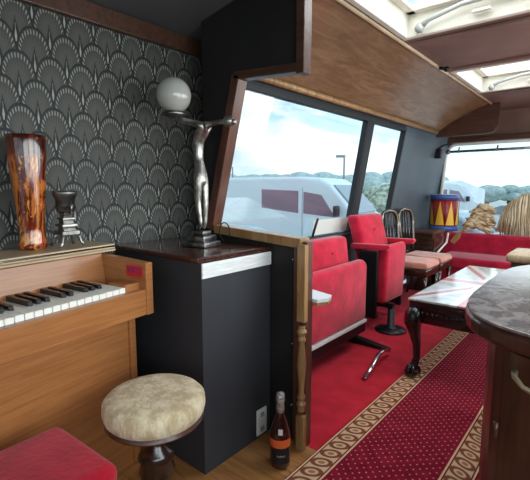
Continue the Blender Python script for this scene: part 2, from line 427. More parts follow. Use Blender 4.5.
# leaning left wall with two windows
def wallstrip(name, y0, y1, z0, z1, m_, inn=0, th=.05):
    return struct(MB().prism([(wx(z0) + inn, z0), (wx(z1) + inn, z1), (wx(z1) + inn - th, z1), (wx(z0) + inn - th, z0)], 'y', y0, y1).build(name, m_, bevel=.004))
wallstrip('wall_left', 1.63, 5.6, 0, .74, M['slate'])
wallstrip('wall_left', 4.15, 5.6, .741, 1.79, M['slate'])
wallstrip('wall_left', 1.645, 4.149, 1.74, 1.82, M['rubber'])
def window(name, y0, y1):
    f = MB(); t = .022
    for (a, b, c_, d) in ((y0, y1, .741, .765), (y0, y1, 1.71, 1.739), (y0, y0 + t, .766, 1.709), (y1 - t, y1, .766, 1.709)):
        f.prism([(wx(c_) + .012, c_), (wx(d) + .012, d), (wx(d) - .04, d), (wx(c_) - .04, c_)], 'y', a, b)
    o = struct(f.build(name, M['rubber']))
    MB().prism([(wx(.76) - .018, .76), (wx(1.715) - .018, 1.715), (wx(1.715) - .023, 1.715), (wx(.76) - .023, .76)], 'y', y0 + .01, y1 - .01).build('window_pane', M['glass'], o)
    return o
window('window_1', 1.63, 3.335); window('window_2', 3.415, 4.149)
wallstrip('trim_6', 3.336, 3.414, .741, 1.739, M['rubber'], .015, .06)
struct(MB().box((-1.80, 1.63, .742), (-1.72, 4.4, .76)).build('trim_7', M['rubber']))
# grey inner sill panel with its black upright seen behind the red seats
# cove and cornice
cv = MB(); N = 8
a0 = Vector((-1.64, 1.775)); a1 = Vector((-1.09, 2.05)); pts = []
for i in range(N + 1):
    t = i / N; p = a0.lerp(a1, t); bulge = .035 * math.sin(PI * t); pts.append((p.x - bulge * .3, p.y + bulge))
cv.prism(pts + [(x - .01, z + .03) for x, z in pts[::-1]], 'y', 1.476, 5.6)
struct(cv.build('ceiling', M['cove']))
struct(MB().tube([(-1.60, 1.48, 1.775), (-1.60, 4.95, 1.775)], .02, 10).build('trim_8', M['pine']))
struct(MB().box((-1.665, 1.645, 1.765), (-1.62, 5.0, 1.80)).build('trim_9', M['brown_trim']))
struct(MB().tube([(-1.085, 1.48, 2.045), (-1.085, 5.2, 2.045)], .012, 8).build('trim_10', M['piano_light']))
# flat roof with two hatch openings
def roofbox(y0, y1, x0=-1.09, x1=XR + .05): return struct(MB().box((x0, y0, 2.05), (x1, y1, 2.11)).build('ceiling', M['vinyl']))
HX0, HX1 = -1.065, .45
H1 = (1.62, 2.60); H2 = (3.52, 4.45)
roofbox(1.476, H1[0]); roofbox(H1[1], H2[0]); roofbox(H2[1], 5.6)
for (a, b) in (H1, H2):
    roofbox(a + .0005, b - .0005, -1.09, HX0); roofbox(a + .0005, b - .0005, HX1, XR + .05)
# shallow ribs bowing across the roof
for y in (2.66, 3.42, 4.5):
    r = MB(); r.prism([(-1.08, 2.049), (-.6, 2.030), (0, 2.022), (.6, 2.04), (.9, 2.049)], 'y', y, y + .05); struct(r.build('trim_11', M['vinyl'], bevel=.006))
def hatch(y0, y1, lab):
    t = thing('roof_hatch', lab, 'roof hatch', ((HX0 + HX1) / 2, (y0 + y1) / 2, 2.05))
    hx = (HX1 - HX0) / 2 - .002; hy = (y1 - y0) / 2 - .002
    f = MB(); th = .035
    for a, b in (((-hx, -hy), (hx, -hy + th)), ((-hx, hy - th), (hx, hy)), ((-hx, -hy + th), (-hx + th, hy - th)), ((hx - th, -hy + th), (hx, hy - th))):
        f.box((*a, -.008), (*b, .17))
    f.build('hatch_frame', M['cream'], t, bevel=.006)
    l = MB(); th2 = .05
    for a, b in (((-hx + .036, -hy + .036), (hx - .036, -hy + .036 + th2)), ((-hx + .036, hy - .036 - th2), (hx - .036, hy - .036)), ((-hx + .036, -hy + .036), (-hx + .036 + th2, hy - .036)), ((hx - .036 - th2, -hy + .036), (hx - .036, hy - .036))):
        l.box((*a, .12), (*b, .14))
    l.build('lid_frame', M['cream'], t, bevel=.004)
    MB().box((-hx + .05, -hy + .05, .145), (hx - .05, hy - .05, .15)).build('lid_pane', M['hatchglass'], t)
    s = MB()
    yb = hy - .075
    s.tube([(-hx + .12, yb, .02), (-hx + .17, yb - .01, .05), (-hx + .35, yb - .02, .085), (-hx + .55, yb - .02, .095), (-hx + .75, yb - .02, .085), (-hx + .93, yb - .01, .05), (-hx + .98, yb, .02)], [.018, .014, .012, .02, .012, .014, .018], 8)
    s.ball((-hx + .12, yb, .02), .028); s.ball((-hx + .98, yb, .02), .028)
    s.build('hatch_arm', M['grey'], t)
    for x in (-hx + .4, -hx + .66): MB().box((x, yb - .01, .03), (x + .09, yb + .02, .045)).build('catch', M['cream'], t, bevel=.003)
    return t
hatch(*H1, 'large cream roof hatch with a bowed grey arm, nearer of the two')
hatch(*H2, 'smaller looking cream roof hatch with a bowed grey arm, farther towards the rear window')
MB_ = MB().tube([(-1.07, 3.30, 2.035), (-1.03, 3.30, 2.02)], .012).ball((-1.02, 3.3, 2.018), .02)
tag(MB_.build('ceiling_hook', M['blackmetal']), 'small dark knob on the roof edge where cove meets ceiling', 'knob')
# rear wall and window
RY = 5.6
struct(MB().prism([(-1.86, 0), (XR + .05, 0), (XR + .05, .58), (-1.86, .58)], 'y', RY, RY + .06).build('wall_rear', M['slate']))
hd = []
struct(MB().box((-1.88, RY, 1.70), (XR + .05, RY + .06, 2.05)).build('wall_rear', M['vinyl']))
struct(MB().box((-1.70, RY - .10, 1.70), (XR, RY - .001, 1.76)).build('trim_12', M['brown_trim'], bevel=.01))
# left jamb with rounded upper corner
jb = [(-1.86, .581), (-1.755, .581), (-1.69, 1.54)]
for i in range(1, 7):
    a = i / 6 * PI / 2; jb.append((-1.69 + .13 * (1 - math.cos(a)), 1.54 + .159 * math.sin(a)))
jb += [(-1.7, 1.699), (-1.88, 1.699)]
struct(MB().prism(jb, 'y', RY, RY + .06).build('wall_rear', M['slate']))
wr = MB()
edge = [(-1.745, .60), (-1.68, 1.54)] + [(-1.68 + .13 * (1 - math.cos(i / 6 * PI / 2)), 1.54 + .15 * math.sin(i / 6 * PI / 2)) for i in range(1, 7)] + [(XR, 1.69)]
wr.tube([(x, RY - .01, z) for x, z in edge], .022, 8)
rw = struct(wr.build('window_3', M['white']))
MB().box((-1.74, RY + .02, .585), (XR, RY + .026, 1.699)).build('window_pane', M['glass'], rw)
# cove end blanking panel
struct(MB().prism([(-1.70, 1.735), (-1.66, 1.80), (-1.12, 2.053), (-1.0, 2.049), (-1.0, 1.82), (-1.05, 1.745), (-1.12, 1.735)], 'y', 5.06, 5.10).build('trim_13', M['brown_trim']))
# curtain pole
cp = thing('curtain_pole', 'thin dark curtain pole across the top of the rear window', 'curtain pole', (-1.60, 5.47, 1.592))
MB().tube([(0, 0, 0), (1.05, 0, .0)], .015, 8).build('rod', M['pewter'], cp)
MB().tube([(.98, 0, 0), (2.4, 0, 0)], .023, 8).build('sleeve', M['pewter'], cp)
MB().ball((-.02, 0, 0), .03).build('finial', M['pewter'], cp)
for x in (.1, .52): MB().tube([(x, 0, 0), (x, .03, .05)], .009, 6).ball((x, 0, 0), .018).build('bracket', M['pewter'], cp)
# dark bracket speaker in rear corner
sp = thing('corner_speaker', 'small black speaker bracketed high in the rear left corner', 'speaker', (-1.655, 5.2, 1.56))
MB().rbox((-.03, -.05, -.06), (.05, .05, .05), .012).build('body', M['blackmetal'], sp)
MB().tube([(.0, .0, .05), (.03, .1, .10), (.06, .18, .11)], .012, 6).build('bracket', M['blackmetal'], sp)
# right wall (mostly outside the view) with windows, open doorway gap for light
struct(MB().box((XR, -1.6, 0), (XR + .05, 5.6, .78)).build('wall_right', M['slate']))
struct(MB().box((XR, -1.6, 1.72), (XR + .05, 5.6, 2.06)).build('wall_right', M['slate']))
for i, (a, b) in enumerate(((-1.6, -1.5), (.1, .18), (1.7, 1.78), (3.4, 3.48), (5.4, 5.6))):
    struct(MB().box((XR, a, .781), (XR + .05, b, 1.719)).build('wall_right', M['slate']))
for i, (a, b) in enumerate(((-1.5, .1), (.18, 1.7), (1.78, 3.4), (3.48, 5.4))):
    struct(MB().box((XR + .02, a, .781), (XR + .026, b, 1.719)).build('window_%d' % (4 + i), M['glass']))
# front end: windscreen wall behind the camera
struct(MB().box((-1.86, -1.66, 0), (XR + .05, -1.6, .7)).build('wall_front', M['slate']))
struct(MB().box((-1.86, -1.66, 1.75), (XR + .05, -1.6, 2.1)).build('wall_front', M['slate']))
struct(MB().box((-1.86, -1.66, .701), (-1.6, -1.6, 1.749)).build('wall_front', M['slate']))
struct(MB().box((-1.6, -1.63, .701), (XR + .05, -1.625, 1.749)).build('window_8', M['glass']))
# ledge behind the sofa
struct(MB().box((-1.78, 5.26, .02), (XR, 5.59, .60)).build('trim_14', M['redseat']))

# ------------------------------------------------------------------ rug
rug = MB().box((-.29, .1, .001), (.29, 4.35, .009)).build('rug', M['rug'])
rug.location = (-.62, 0, 0); tag(rug, 'long burgundy dotted runner rug with cream scrolled borders down the aisle', 'rug')

# ------------------------------------------------------------------ piano (local: x = outward normal, y = along keyboard)
PL = 1.25
ang = math.atan2(.17, .985)
pn = thing('upright_piano', 'small teak upright piano with open keyboard against the fan wallpaper', 'piano', (-1.33, .92, 0), ang)
P_ = M['piano']; KW = .0285
# side cheeks
for nm, y0, y1 in (('cheek', -.034, 0), ('cheek', -PL, -PL + .034)):
    MB().prism([(-.42, .67), (0, .67), (0, .87), (-.04, .872), (-.25, .885), (-.42, .885)], 'y', y0, y1).build(nm, P_, pn, bevel=.003)
MB().box((-.035, -PL + .0341, .672), (-.002, -.0341, .770)).build('key_slip', P_, pn, bevel=.004)
MB().box((-.42, -PL + .0341, .67), (-.0351, -.0341, .735)).build('key_bed', P_, pn)
MB().box((-.13, -.102, .736), (-.036, -.0342, .795)).build('key_block', P_, pn, bevel=.003)
MB().prism([(-.265, .76), (-.225, .76), (-.245, .89), (-.275, .89)], 'y', -PL + .0341, -.0341).build('fall_board', P_, pn, bevel=.002)
MB().box((-.43, -PL + .0, .886), (-.272, .0, .90)).build('case_top', P_, pn)
lid = MB().box((-.45, -PL - .03, .901), (-.245, .035, .921)).build('lid', M['piano_light'], pn, bevel=.003)
MB().tube([(-.244, -PL, .912), (-.244, .03, .912)], .004, 6).build('hinge', M['chrome'], lid)
MB().box((-.247, -PL - .02, .893), (-.238, .03, .9005)).build('lid_lip', M['piano_light'], pn)
# lower case
MB().box((-.42, -.035, .03), (-.098, -.005, .669)).build('side_panel', P_, pn, bevel=.003)
MB().box((-.42, -PL + .005, .03), (-.098, -PL + .035, .669)).build('side_panel', P_, pn, bevel=.003)
MB().box((-.125, -PL + .0351, .03), (-.11, -.0351, .669)).build('knee_panel', M['redwood'] and P_, pn)
MB().box((-.44, -PL, 0), (-.09, .0, .029)).build('plinth', P_, pn)
y = -.103; k = 0; nk = int((PL - .20) / KW)
for i in range(nk):
    a = y - (i + 1) * KW
    MB().box((-.232, a + .0014, .755), (-.034, a + KW - .0014, .788 + random.uniform(-.001, .0006))).build('white_key', M['whitekey'], pn, bevel=.0015, seg=1)
    # from the top C going left: C B A G F E D ; sharps below B, A, G, E, D
    if i % 7 in (1, 2, 3, 5, 6):
        b = a
        MB().prism([(-.225, .786), (-.098, .786), (-.104, .802), (-.225, .805)], 'y', b - .0075, b + .0075).build('black_key', M['blackkey'], pn, bevel=.0015, seg=1)
st = MB().box((-.105, -.0342, .812), (-.018, -.0352, .856)).build('sticker', M['sticker'], pn)
tx = text('sticker_lettering', 'VITO', .032, (-.062, -.0362, .836), (PI / 2, 0, 0), M['purple'], st, .0003)

# vase
vz = .922
vs = MB().lathe([(.001, .0), (.042, .0), (.052, .012), (.046, .03), (.045, .08), (.052, .18), (.062, .30), (.068, .395), (.066, .41), (.058, .40), (.052, .30), (.04, .08), (.001, .05)], n=28).build('glass_vase', M['vase'])
vs.location = (-1.665, .628, vz); tag(vs, 'tall flared amber mottled glass vase standing on the piano lid', 'vase')
vs.scale = (1.0, 1.0, 1.02)
# samovar-like pewter candle stand
cs = thing('pewter_candle_stand', 'small tarnished pewter candle stand on splayed feet beside the amber vase', 'candle stand', (-1.632, .742, vz)); cs.scale = (1.12, 1.12, 1.06)
MB().lathe([(.036, .150), (.038, .158), (.030, .164), (.024, .19), (.026, .195), (.03, .200), (.028, .203), (.02, .198), (.02, .17)][:1] + [(.024, .125), (.030, .132), (.032, .175), (.038, .185), (.041, .197), (.040, .205), (.034, .205), (.03, .19), (.001, .185)], n=20).build('cup', M['pewter'], cs)
sq_ = MB()
for z0, z1, r0, r1 in ((.045, .06, .034, .034), (.06, .075, .024, .018), (.075, .085, .03, .03), (.085, .1, .02, .016), (.1, .108, .024, .024), (.108, .126, .016, .022)):
    sq_.prism([(-r0, z0), (r0, z0), (r1, z1), (-r1, z1)], 'y', -r0 * .9, r0 * .9)
sq_.build('stem', M['silver'], cs, bevel=.002)
for a in range(4):
    t = a * PI / 2 + PI / 4
    MB().tube([(math.cos(t) * r, math.sin(t) * r, z) for r, z in ((.03, .05), (.043, .035), (.047, .018), (.056, .005))], [.008, .007, .005, .006], 8).build('foot', M['silver'], cs)
for s in (-1, 1):
    MB().tube([(s * .032, 0, .165), (s * .045, 0, .155), (s * .043, 0, .13), (s * .03, 0, .125)], .004, 6).build('handle', M['pewter'], cs)

# ------------------------------------------------------------------ left counter
ct = thing('bar_counter', 'charcoal painted counter with a mahogany top between the piano and the partition', 'counter', (-1.47, 1.23, 0))
MB().box((-.315, -.20, 0), (.294, .212, .865)).build('body', M['charcoal'], ct)
MB().prism([(-.32, -.216), (.292, -.216), (.292, .216), (-.32, .216)], 'z', .866, .888).build('top', M['mahog'], ct, bevel=.006)
MB().box((.2941, -.20, .807), (.300, .212, .8655)).build('edge_strip', M['alu'], ct, label='pale aluminium strip under the top')
for z in (.822, .852): MB().box((.3001, -.20, z), (.302, .212, z + .003)).build('bead', M['alu'], ct)
sk = thing('wall_socket', 'white socket plate low on the charcoal counter', 'socket', (-1.1755, 1.375, .078))
MB().rbox((0, -.034, -.062), (.008, .034, .062), .003, 2).build('plate', M['white'], sk)
for z_s in (-.045, .025): MB().box((.0081, -.012, z_s), (.011, .012, z_s + .02)).build('socket_switch', M['grey'], sk)

# statuette lamp
lp = thing('statuette_lamp', 'silver dancing figure lamp holding up a white glass globe', 'lamp', (-1.42, 1.25, .888))
bs = MB()
bs.rbox((-.065, -.06, 0), (.065, .06, .022), .004, 2).rbox((-.05, -.045, .0221), (.05, .045, .05), .004, 2).rbox((-.032, -.03, .0501), (.032, .03, .07), .004, 2)
bs.build('base', M['pewter'], lp)
def skin(name, verts, edges, radii, m_, parent, sub=2):
    bm = bmesh.new(); lay = bm.verts.layers.skin.verify(); vs = [bm.verts.new(v) for v in verts]
    for i, v in enumerate(vs):
        r = radii[i]; v[lay].radius = (r, r); v[lay].use_root = (i == 0)
    for e in edges: bm.edges.new((vs[e[0]], vs[e[1]]))
    me = bpy.data.meshes.new(name); bm.to_mesh(me); bm.free(); me.materials.append(m_)
    o = bpy.data.objects.new(name, me); C.objects.link(o); o.parent = parent
    k_ = o.modifiers.new('skin', 'SKIN'); k_.use_smooth_shade = True
    q = o.modifiers.new('s', 'SUBSURF'); q.levels = sub; q.render_levels = sub
    return o
# local x goes right in the picture, arched back, arms reaching left to the globe
V = [(0.000, 0, .325), (-.008, 0, .385), (-.014, 0, .445), (.006, 0, .500), (.045, 0, .528), (.085, 0, .534), (.145, .0, .534),
     (.035, .034, .525), (-.03, .034, .545), (-.095, .026, .562), (-.125, .014, .572),
     (.035, -.034, .525), (-.03, -.034, .538), (-.095, -.026, .556), (-.125, -.014, .572),
     (.002, .019, .288), (.012, .016, .200), (.012, .012, .098), (.000, .010, .078),
     (.002, -.019, .288), (-.004, -.017, .200), (.006, -.012, .098), (-.010, -.010, .078)]
E_ = [(0, 1), (1, 2), (2, 3), (3, 4), (4, 5), (5, 6), (3, 7), (7, 8), (8, 9), (9, 10), (3, 11), (11, 12), (12, 13), (13, 14), (0, 15), (15, 16), (16, 17), (17, 18), (0, 19), (19, 20), (20, 21), (21, 22)]
R_ = [.028, .021, .028, .024, .017, .011, .012, .014, .011, .009, .007, .014, .011, .009, .007, .022, .015, .009, .010, .022, .015, .009, .010]
skin('figure', V, E_, R_, M['silver'], lp)
MB().ball((.158, 0, .534), .024, sc_=(1.15, .9, 1)).ball((.184, 0, .530), .013).build('head', M['silver'], lp)
MB().lathe([(.012, .570), (.052, .582), (.056, .592), (.046, .60), (.001, .596)], (-.148, 0, 0), 24).build('globe_holder', M['pewter'], lp)
MB().ball((-.148, 0, .672), .078, u=32, v=20).build('lamp_globe', M['opal'], lp)
lp.rotation_euler = (0, 0, .15); lp.scale = (1, 1, 1.01)
cb = MB().tube([(-1.43 + .035 * math.cos(t), 1.405, .895 + .045 * math.sin(t)) for t in [i * PI / 8 - .6 for i in range(14)]], .003, 6).build('cable', M['rubber'])
cb.location = (.0, 0, .045); tag(cb, 'thin black cable looped against the foot of the wooden window trim', 'cable')

# ------------------------------------------------------------------ stool and bench
so = thing('round_stool', 'round padded stool in mottled beige plush on a turned dark pedestal', 'stool', (-1.075, .735, .018))
MB().lathe([(.001, .405), (.12, .405), (.146, .412), (.156, .424), (.161, .445), (.159, .468), (.148, .480), (.12, .486), (.06, .489), (.001, .490)], n=40).build('seat', M['stool'], so)
MB().lathe([(.1, .395), (.15, .398), (.155, .4045), (.001, .4046)], n=40).build('seat_rim', M['redwood'], so)
MB().lathe([(.001, .02), (.05, .05), (.06, .07), (.035, .09), (.03, .14), (.045, .18), (.058, .22), (.05, .255), (.06, .27), (.052, .29), (.03, .31), (.028, .34), (.036, .36), (.06, .394), (.001, .3945)], n=24).build('pedestal', M['darkchair'], so)
for i in range(3):
    a = i * 2 * PI / 3 + .5
    MB().tube([(math.cos(a) * r, math.sin(a) * r, z) for r, z in ((.03, .11), (.09, .095), (.15, .02), (.185, -.004))], [.022, .018, .015, .014], 8).build('foot', M['darkchair'], so)
bn = thing('piano_bench', 'low bench with a padded red velvet seat in front of the piano', 'bench', (-1.06, .30, 0), .05)
MB().rbox((-.16, -.26, .385), (.16, .21, .455), .032, 5).build('seat_cushion', M['redseat'], bn)
MB().box((-.145, -.24, .33), (.145, .19, .384)).build('apron', M['darkchair'], bn)
for sx in (-1, 1):
    for y0 in (-.22, .17): MB().box((sx * .125 - .018, y0 - .018, 0), (sx * .125 + .018, y0 + .018, .3299)).build('leg', M['darkchair'], bn, bevel=.004)

# ------------------------------------------------------------------ bottle
bo = thing('wine_bottle', 'sparkling wine bottle with silver foil and orange and black label on the floorboards', 'bottle', (-.985, 1.275, 0), .3)
MB().lathe([(.001, .004), (.036, .0), (.042, .01), (.043, .03), (.043, .125), (.040, .155), (.028, .195), (.0175, .225), (.0155, .255), (.015, .3), (.001, .302)], n=24).build('glass', M['glassbottle'], bo)
MB().lathe([(.0165, .232), (.0175, .25), (.0165, .275), (.019, .284), (.018, .312), (.014, .318), (.001, .319)], n=20).build('foil', M['foil'], bo)
def wrap(z0, z1, r, a0, a1, m_, nm):
    mb = MB(); n = 14; A = []; B = []
    for i in range(n + 1):
        a = a0 + (a1 - a0) * i / n
        A.append(mb.bm.verts.new((math.cos(a) * r, math.sin(a) * r, z0))); B.append(mb.bm.verts.new((math.cos(a) * r, math.sin(a) * r, z1)))
    for i in range(n): f = mb.bm.faces.new([A[i], A[i + 1], B[i + 1], B[i]]); f.smooth = True
    return mb.build(nm, m_, bo)
ca = -.85 - .3
wrap(.098, .133, .0436, ca - 2.3, ca + 2.3, M['orange'], 'neck_label')
wrap(.028, .098, .0437, ca - 1.0, ca + 1.0, M['labelblack'], 'front_label')
for i, dx in enumerate((-.35, -.18, -.02, .14, .3)):
    a = ca + dx; h = (.007, .004, .008, .004, .006)[i]
    MB().tube([(math.cos(a) * .0442, math.sin(a) * .0442, .062), (math.cos(a + .05) * .0442, math.sin(a + .05) * .0442, .062 + h), (math.cos(a + .1) * .0442, math.sin(a + .1) * .0442, .061)], .0009, 5).build('label_script', M['paper_white'], bo)
wrap(.155, .180, .0405, ca - .25, ca + .2, M['paper_white'], 'shoulder_label').hide_render = False

# small shelf behind partition
sh = thing('corner_shelf', 'small white topped shelf on a red brown board just behind the partition post', 'shelf', (-1.06, 1.55, 0))
MB().prism([(-.10, -.07), (.115, -.07), (.14, -.02), (.12, .04), (-.10, .10)], 'z', .658, .672).build('shelf_top', M['marblewhite'], sh)
MB().prism([(-.10, -.07), (.115, -.07), (.14, -.02), (.12, .04), (-.10, .10)], 'z', .644, .6579).build('shelf_edge', M['pine'], sh)
MB().box((.040, -.07, 0), (.058, -.02, .6435)).build('support_board', M['redwood'], sh)

# ------------------------------------------------------------------ cinema seats
def tuft(): return MB().ball((0, 0, 0), .012, sc_=(.4, 1, 1))
ls = thing('cinema_seat', 'double red velvet tip-up cinema seat with its seat folded up, nearest the partition', 'seat', (-1.5, 2.15, 0))
# backrest slab leaning back
def slab(pts_xz, y0, y1, r=.03):
    t = bmesh.new()
    A = [t.verts.new((x, y0, z)) for x, z in pts_xz]; B = [t.verts.new((x, y1, z)) for x, z in pts_xz]
    n = len(A); t.faces.new(A); t.faces.new(B[::-1])
    for i in range(n): t.faces.new([A[i], A[(i + 1) % n], B[(i + 1) % n], B[i]])
    bmesh.ops.recalc_face_normals(t, faces=t.faces[:])
    bmesh.ops.bevel(t, geom=t.edges[:], offset=r, segments=4, profile=.5, affect='EDGES', clamp_overlap=True)
    m_ = MB(); m_.merge(t); return m_
bkp = [(-.03, .36), (.075, .36), (.02, .80), (-.10, .80)]
for a, b in ((-.52, .03), (.035, .57)):
    k_ = slab(bkp, a, b, .035).build('backrest', M['redvel'], ls)
    q = tuft().build('button', M['redseat'], k_); q.location = (.037, (a + b) / 2 + .03, .70)
slab([(.10, .215), (.20, .215), (.20, .625), (.15, .655), (.10, .625)], -.50, .545, .03).build('seat', M['redvel'], ls)
MB().box((.13, -.50, .195), (.205, .54, .214)).build('seat_trim', M['alu'], ls, label='pale metal edge along the folded seat')
MB().box((.02, -.50, .12), (.19, .55, .194)).build('seat_beam', M['blackmetal'], ls)
for y0 in (-.55, .575):
    MB().box((-.05, y0, .03), (.11, y0 + .035, .6)).build('end_standard', M['blackmetal'], ls, bevel=.006)
    MB().prism([(-.10, 0), (.36, 0), (.36, .014), (.12, .045), (-.10, .045)], 'y', y0 - .012, y0 + .047).build('foot', M['blackmetal'], ls, bevel=.003)
MB().tube([(.08, .615, .40), (.08, .615, .52)], .02, 8).build('pivot', M['pewter'], ls)

ch = thing('cinema_seat', 'single red velvet cinema chair with armrests on a round black pedestal foot', 'seat', (-1.5, 3.33, 0), 0)
sb_ = slab([(-.06, .40), (.05, .40), (-.10, .925), (-.21, .925)], -.24, .235, .035)
k_ = sb_.build('backrest', M['redvel'], ch); q = tuft().build('button', M['redseat'], k_); q.location = (-.055, 0, .80)
slab([(.07, .215), (.15, .215), (.165, .66), (.14, .705), (.07, .66)], -.215, .17, .03).build('seat', M['redvel'], ch)
for y0 in (-.285, .225):
    arm = slab([(-.13, .655), (.18, .665), (.205, .69), (.20, .71), (-.13, .70)], y0, y0 + .06, .014).build('armrest', M['redvel'], ch)
    MB().box((-.06, y0 + .012, .10), (.10, y0 + .048, .652)).build('side_standard', M['blackmetal'], ch, bevel=.008)
MB().box((.0, -.235, .17), (.065, .22, .24)).build('seat_beam', M['blackmetal'], ch)
MB().lathe([(.001, .0), (.125, .0), (.125, .012), (.06, .024), (.03, .03), (.028, .20), (.001, .205)], (.19, -.17, 0), 24).build('pedestal_foot', M['blackmetal'], ch)
MB().box((.0, -.20, .19), (.21, -.15, .23)).build('pedestal_bracket', M['blackmetal'], ch)
# arched chrome bar on carpet
ac = MB().tube([(-1.065, 2.20, .014), (-1.07, 2.32, .055), (-1.085, 2.44, .085), (-1.10, 2.56, .075), (-1.11, 2.66, .03)], .015, 8, flat=.6).build('chrome_floor_bar', M['chrome'])
tag(ac, 'arched chrome bar lying on the red carpet before the double seat', 'bar')

# ------------------------------------------------------------------ wooden chairs with pink seats
def side_chair(loc, lab):
    t = thing('dining_chair', lab, 'chair', loc, 0, None)
    slab([(-.20, .415), (.19, .415), (.20, .44), (.18, .475), (-.19, .475), (-.20, .45)], -.17, .17, .015).build('seat', M['pink'], t)
    MB().rbox((-.20, -.18, .345), (.195, .18, .414), .012, 2).build('seat_rail', M['darkchair'], t)
    for sx, sy in ((.17, -.155), (.17, .155)):
        MB().tube([(sx, sy, 0), (sx, sy, .2), (sx, sy, .344)], [.014, .017, .024], 8).build('leg', M['darkchair'], t)
    for sy in (-.15, .15):
        MB().tube([(-.26, sy, 0), (-.20, sy, .2), (-.185, sy, .344)], [.014, .018, .022], 8).build('leg', M['darkchair'], t)
    arch = [(-.212, s_ * .155, z) for s_, z in ((-1, .46), (-1, .62))] 
    path = [(-.208, -.14, .40), (-.222, -.168, .60), (-.245, -.188, .78), (-.260, -.180, .87), (-.268, -.13, .915), (-.270, 0, .930), (-.268, .13, .915), (-.260, .180, .87), (-.245, .188, .78), (-.222, .168, .60), (-.208, .14, .40)]
    MB().tube(path, .0165, 8).build('back_frame', M['darkchair'], t)
    MB().tube([(x + .014, y * 1.0, z) for x, y, z in path[1:-1]], .0055, 6).build('pale_line', M['brassy'], t)  # thin brass-toned line along the back frame
    for yy in (-.06, 0, .06):
        MB().tube([(-.212, yy * .5, .49), (-.235, yy * 1.3, .68), (-.262, yy * 1.0, .91)], .0085, 6).build('back_splat', M['darkchair'], t)
    MB().tube([(-.208, -.15, .49), (-.208, .15, .49)], .012, 6).build('cross_rail', M['darkchair'], t)
    return t
c1 = side_chair((-1.43, 3.92, 0), 'dark wooden chair with faded pink seat, next to the single cinema chair')
c2 = dup(c1, (-1.43, 4.33, 0), 0, 'dark wooden chair with faded pink seat, farther one beside the small cabinet')

# small dark cabinet in the corner
sc_ = thing('bedside_cabinet', 'small dark wooden cabinet in the corner behind the pink seated chairs', 'cabinet', (-1.62, 4.80, 0))
MB().box((-.13, -.19, 0), (.14, .19, .65)).build('body', M['darkchair'], sc_, bevel=.004)
MB().box((-.14, -.20, .6505), (.155, .20, .675)).build('top', M['brown_trim'], sc_, bevel=.004)
MB().box((.1405, -.16, .06), (.15, .16, .60)).build('door', M['darkchair'], sc_)

# ------------------------------------------------------------------ rear sofa
sf = thing('rear_sofa', 'long claret red sofa bench beneath the rear window', 'sofa', (-.35, 4.95, 0))
slab([(-.36, .0), (.36, .0), (.36, .01), (-.36, .01)], 0, .01, .001) if False else None
t_ = MB(); t_.rbox((-1.08, -.36, .30), (1.27, .12, .425), .035, 4).build('seat_cushion', M['sofa'], sf)
MB().rbox((-1.10, -.33, 0), (1.27, .10, .299), .01, 2).build('base', M['sofa'], sf)
def bslab():
    m_ = MB(); 
    T = Matrix.Rotation(PI / 2, 4, 'Z')
    return m_
bb = MB(); 
for a, b in ((-1.24, -.215), (-.21, 1.27)):
    MB().prism([(.125, .426 - .4), (.29, .026), (.29, .60), (.27, .632), (.215, .632), (.19, .60)], 'x', a, b).build('backrest', M['sofa'], sf, bevel=.02, seg=3)

# drum
dr = thing('drum', 'toy soldier style drum in red with yellow triangles and blue hoops by the rear window', 'drum', (-1.575, 5.28, .64))
n = 36; R0 = .155; HT = .43
MB().lathe([(.001, .02), (R0, .02), (R0, HT - .02), (.001, HT - .02)], n=n).build('shell', M['dred'], dr)
for z0 in (0, HT - .058):
    MB().lathe([(.14, z0), (R0 + .010, z0), (R0 + .010, z0 + .058), (.15, z0 + .058)], n=n).build('hoop', M['dblue'], dr)
MB().lathe([(.001, HT - .01), (R0 - .005, HT - .01), (R0 - .005, HT + .002), (.001, HT + .002)], n=n).build('drumhead', M['cream'], dr)
NT = 8
for i in range(NT):
    mb = MB(); rr = R0 + .003; z0, z1 = .07, HT - .075; a0 = 2 * PI * i / NT; hw = PI / NT * .86; rows = 8; prev = None
    for j in range(rows + 1):
        f = j / rows; w_ = hw * (1 - f) + .004
        row = [mb.bm.verts.new((math.cos(a0 + w_ * (k / 3 - 1)) * rr, math.sin(a0 + w_ * (k / 3 - 1)) * rr, z0 + (z1 - z0) * f)) for k in range(7)]
        if prev:
            for k in range(6): mb.bm.faces.new([prev[k], prev[k + 1], row[k + 1], row[k]])
        prev = row
    mb.build('painted_triangle', M['dyellow'], dr)
for i in range(NT):
    a = 2 * PI * (i + .5) / NT
    MB().tube([(math.cos(a) * (R0 + .008), math.sin(a) * (R0 + .008), z) for z in (.06, HT - .06)], .004, 5).build('tension_rod', M['brown_trim'], dr)
# prop under drum: sits on the ledge via wooden block
dk = MB().rbox((-1.74, 5.262, .601), (-1.50, 5.45, .6395), .006, 2).build('drum_block', M['darkchair'])
tag(dk, 'flat dark block on the rear ledge carrying the painted drum', 'block')
pd = MB().prism([(-.02, 0), (.035, 0), (.04, .10), (.018, .14), (.012, .26), (-.004, .26), (-.004, .14), (-.025, .10)], 'y', -.008, .008).build('wooden_paddle', M['pine'], bevel=.003)
pd.location = (-1.395, 5.02, .53); pd.rotation_euler = (-.25, .55, -.3)
tag(pd, 'small tan wooden paddle leaning on the sofa back beneath the drum', 'paddle')
wp = MB().tube([(-1.452, 5.07, .63), (-1.452, 5.02, .52), (-1.452, 4.84, .475), (-1.445, 4.70, .448)], .012, 6).build('white_strap', M['white'])
tag(wp, 'white strap hanging beside the sofa end below the drum', 'strap')

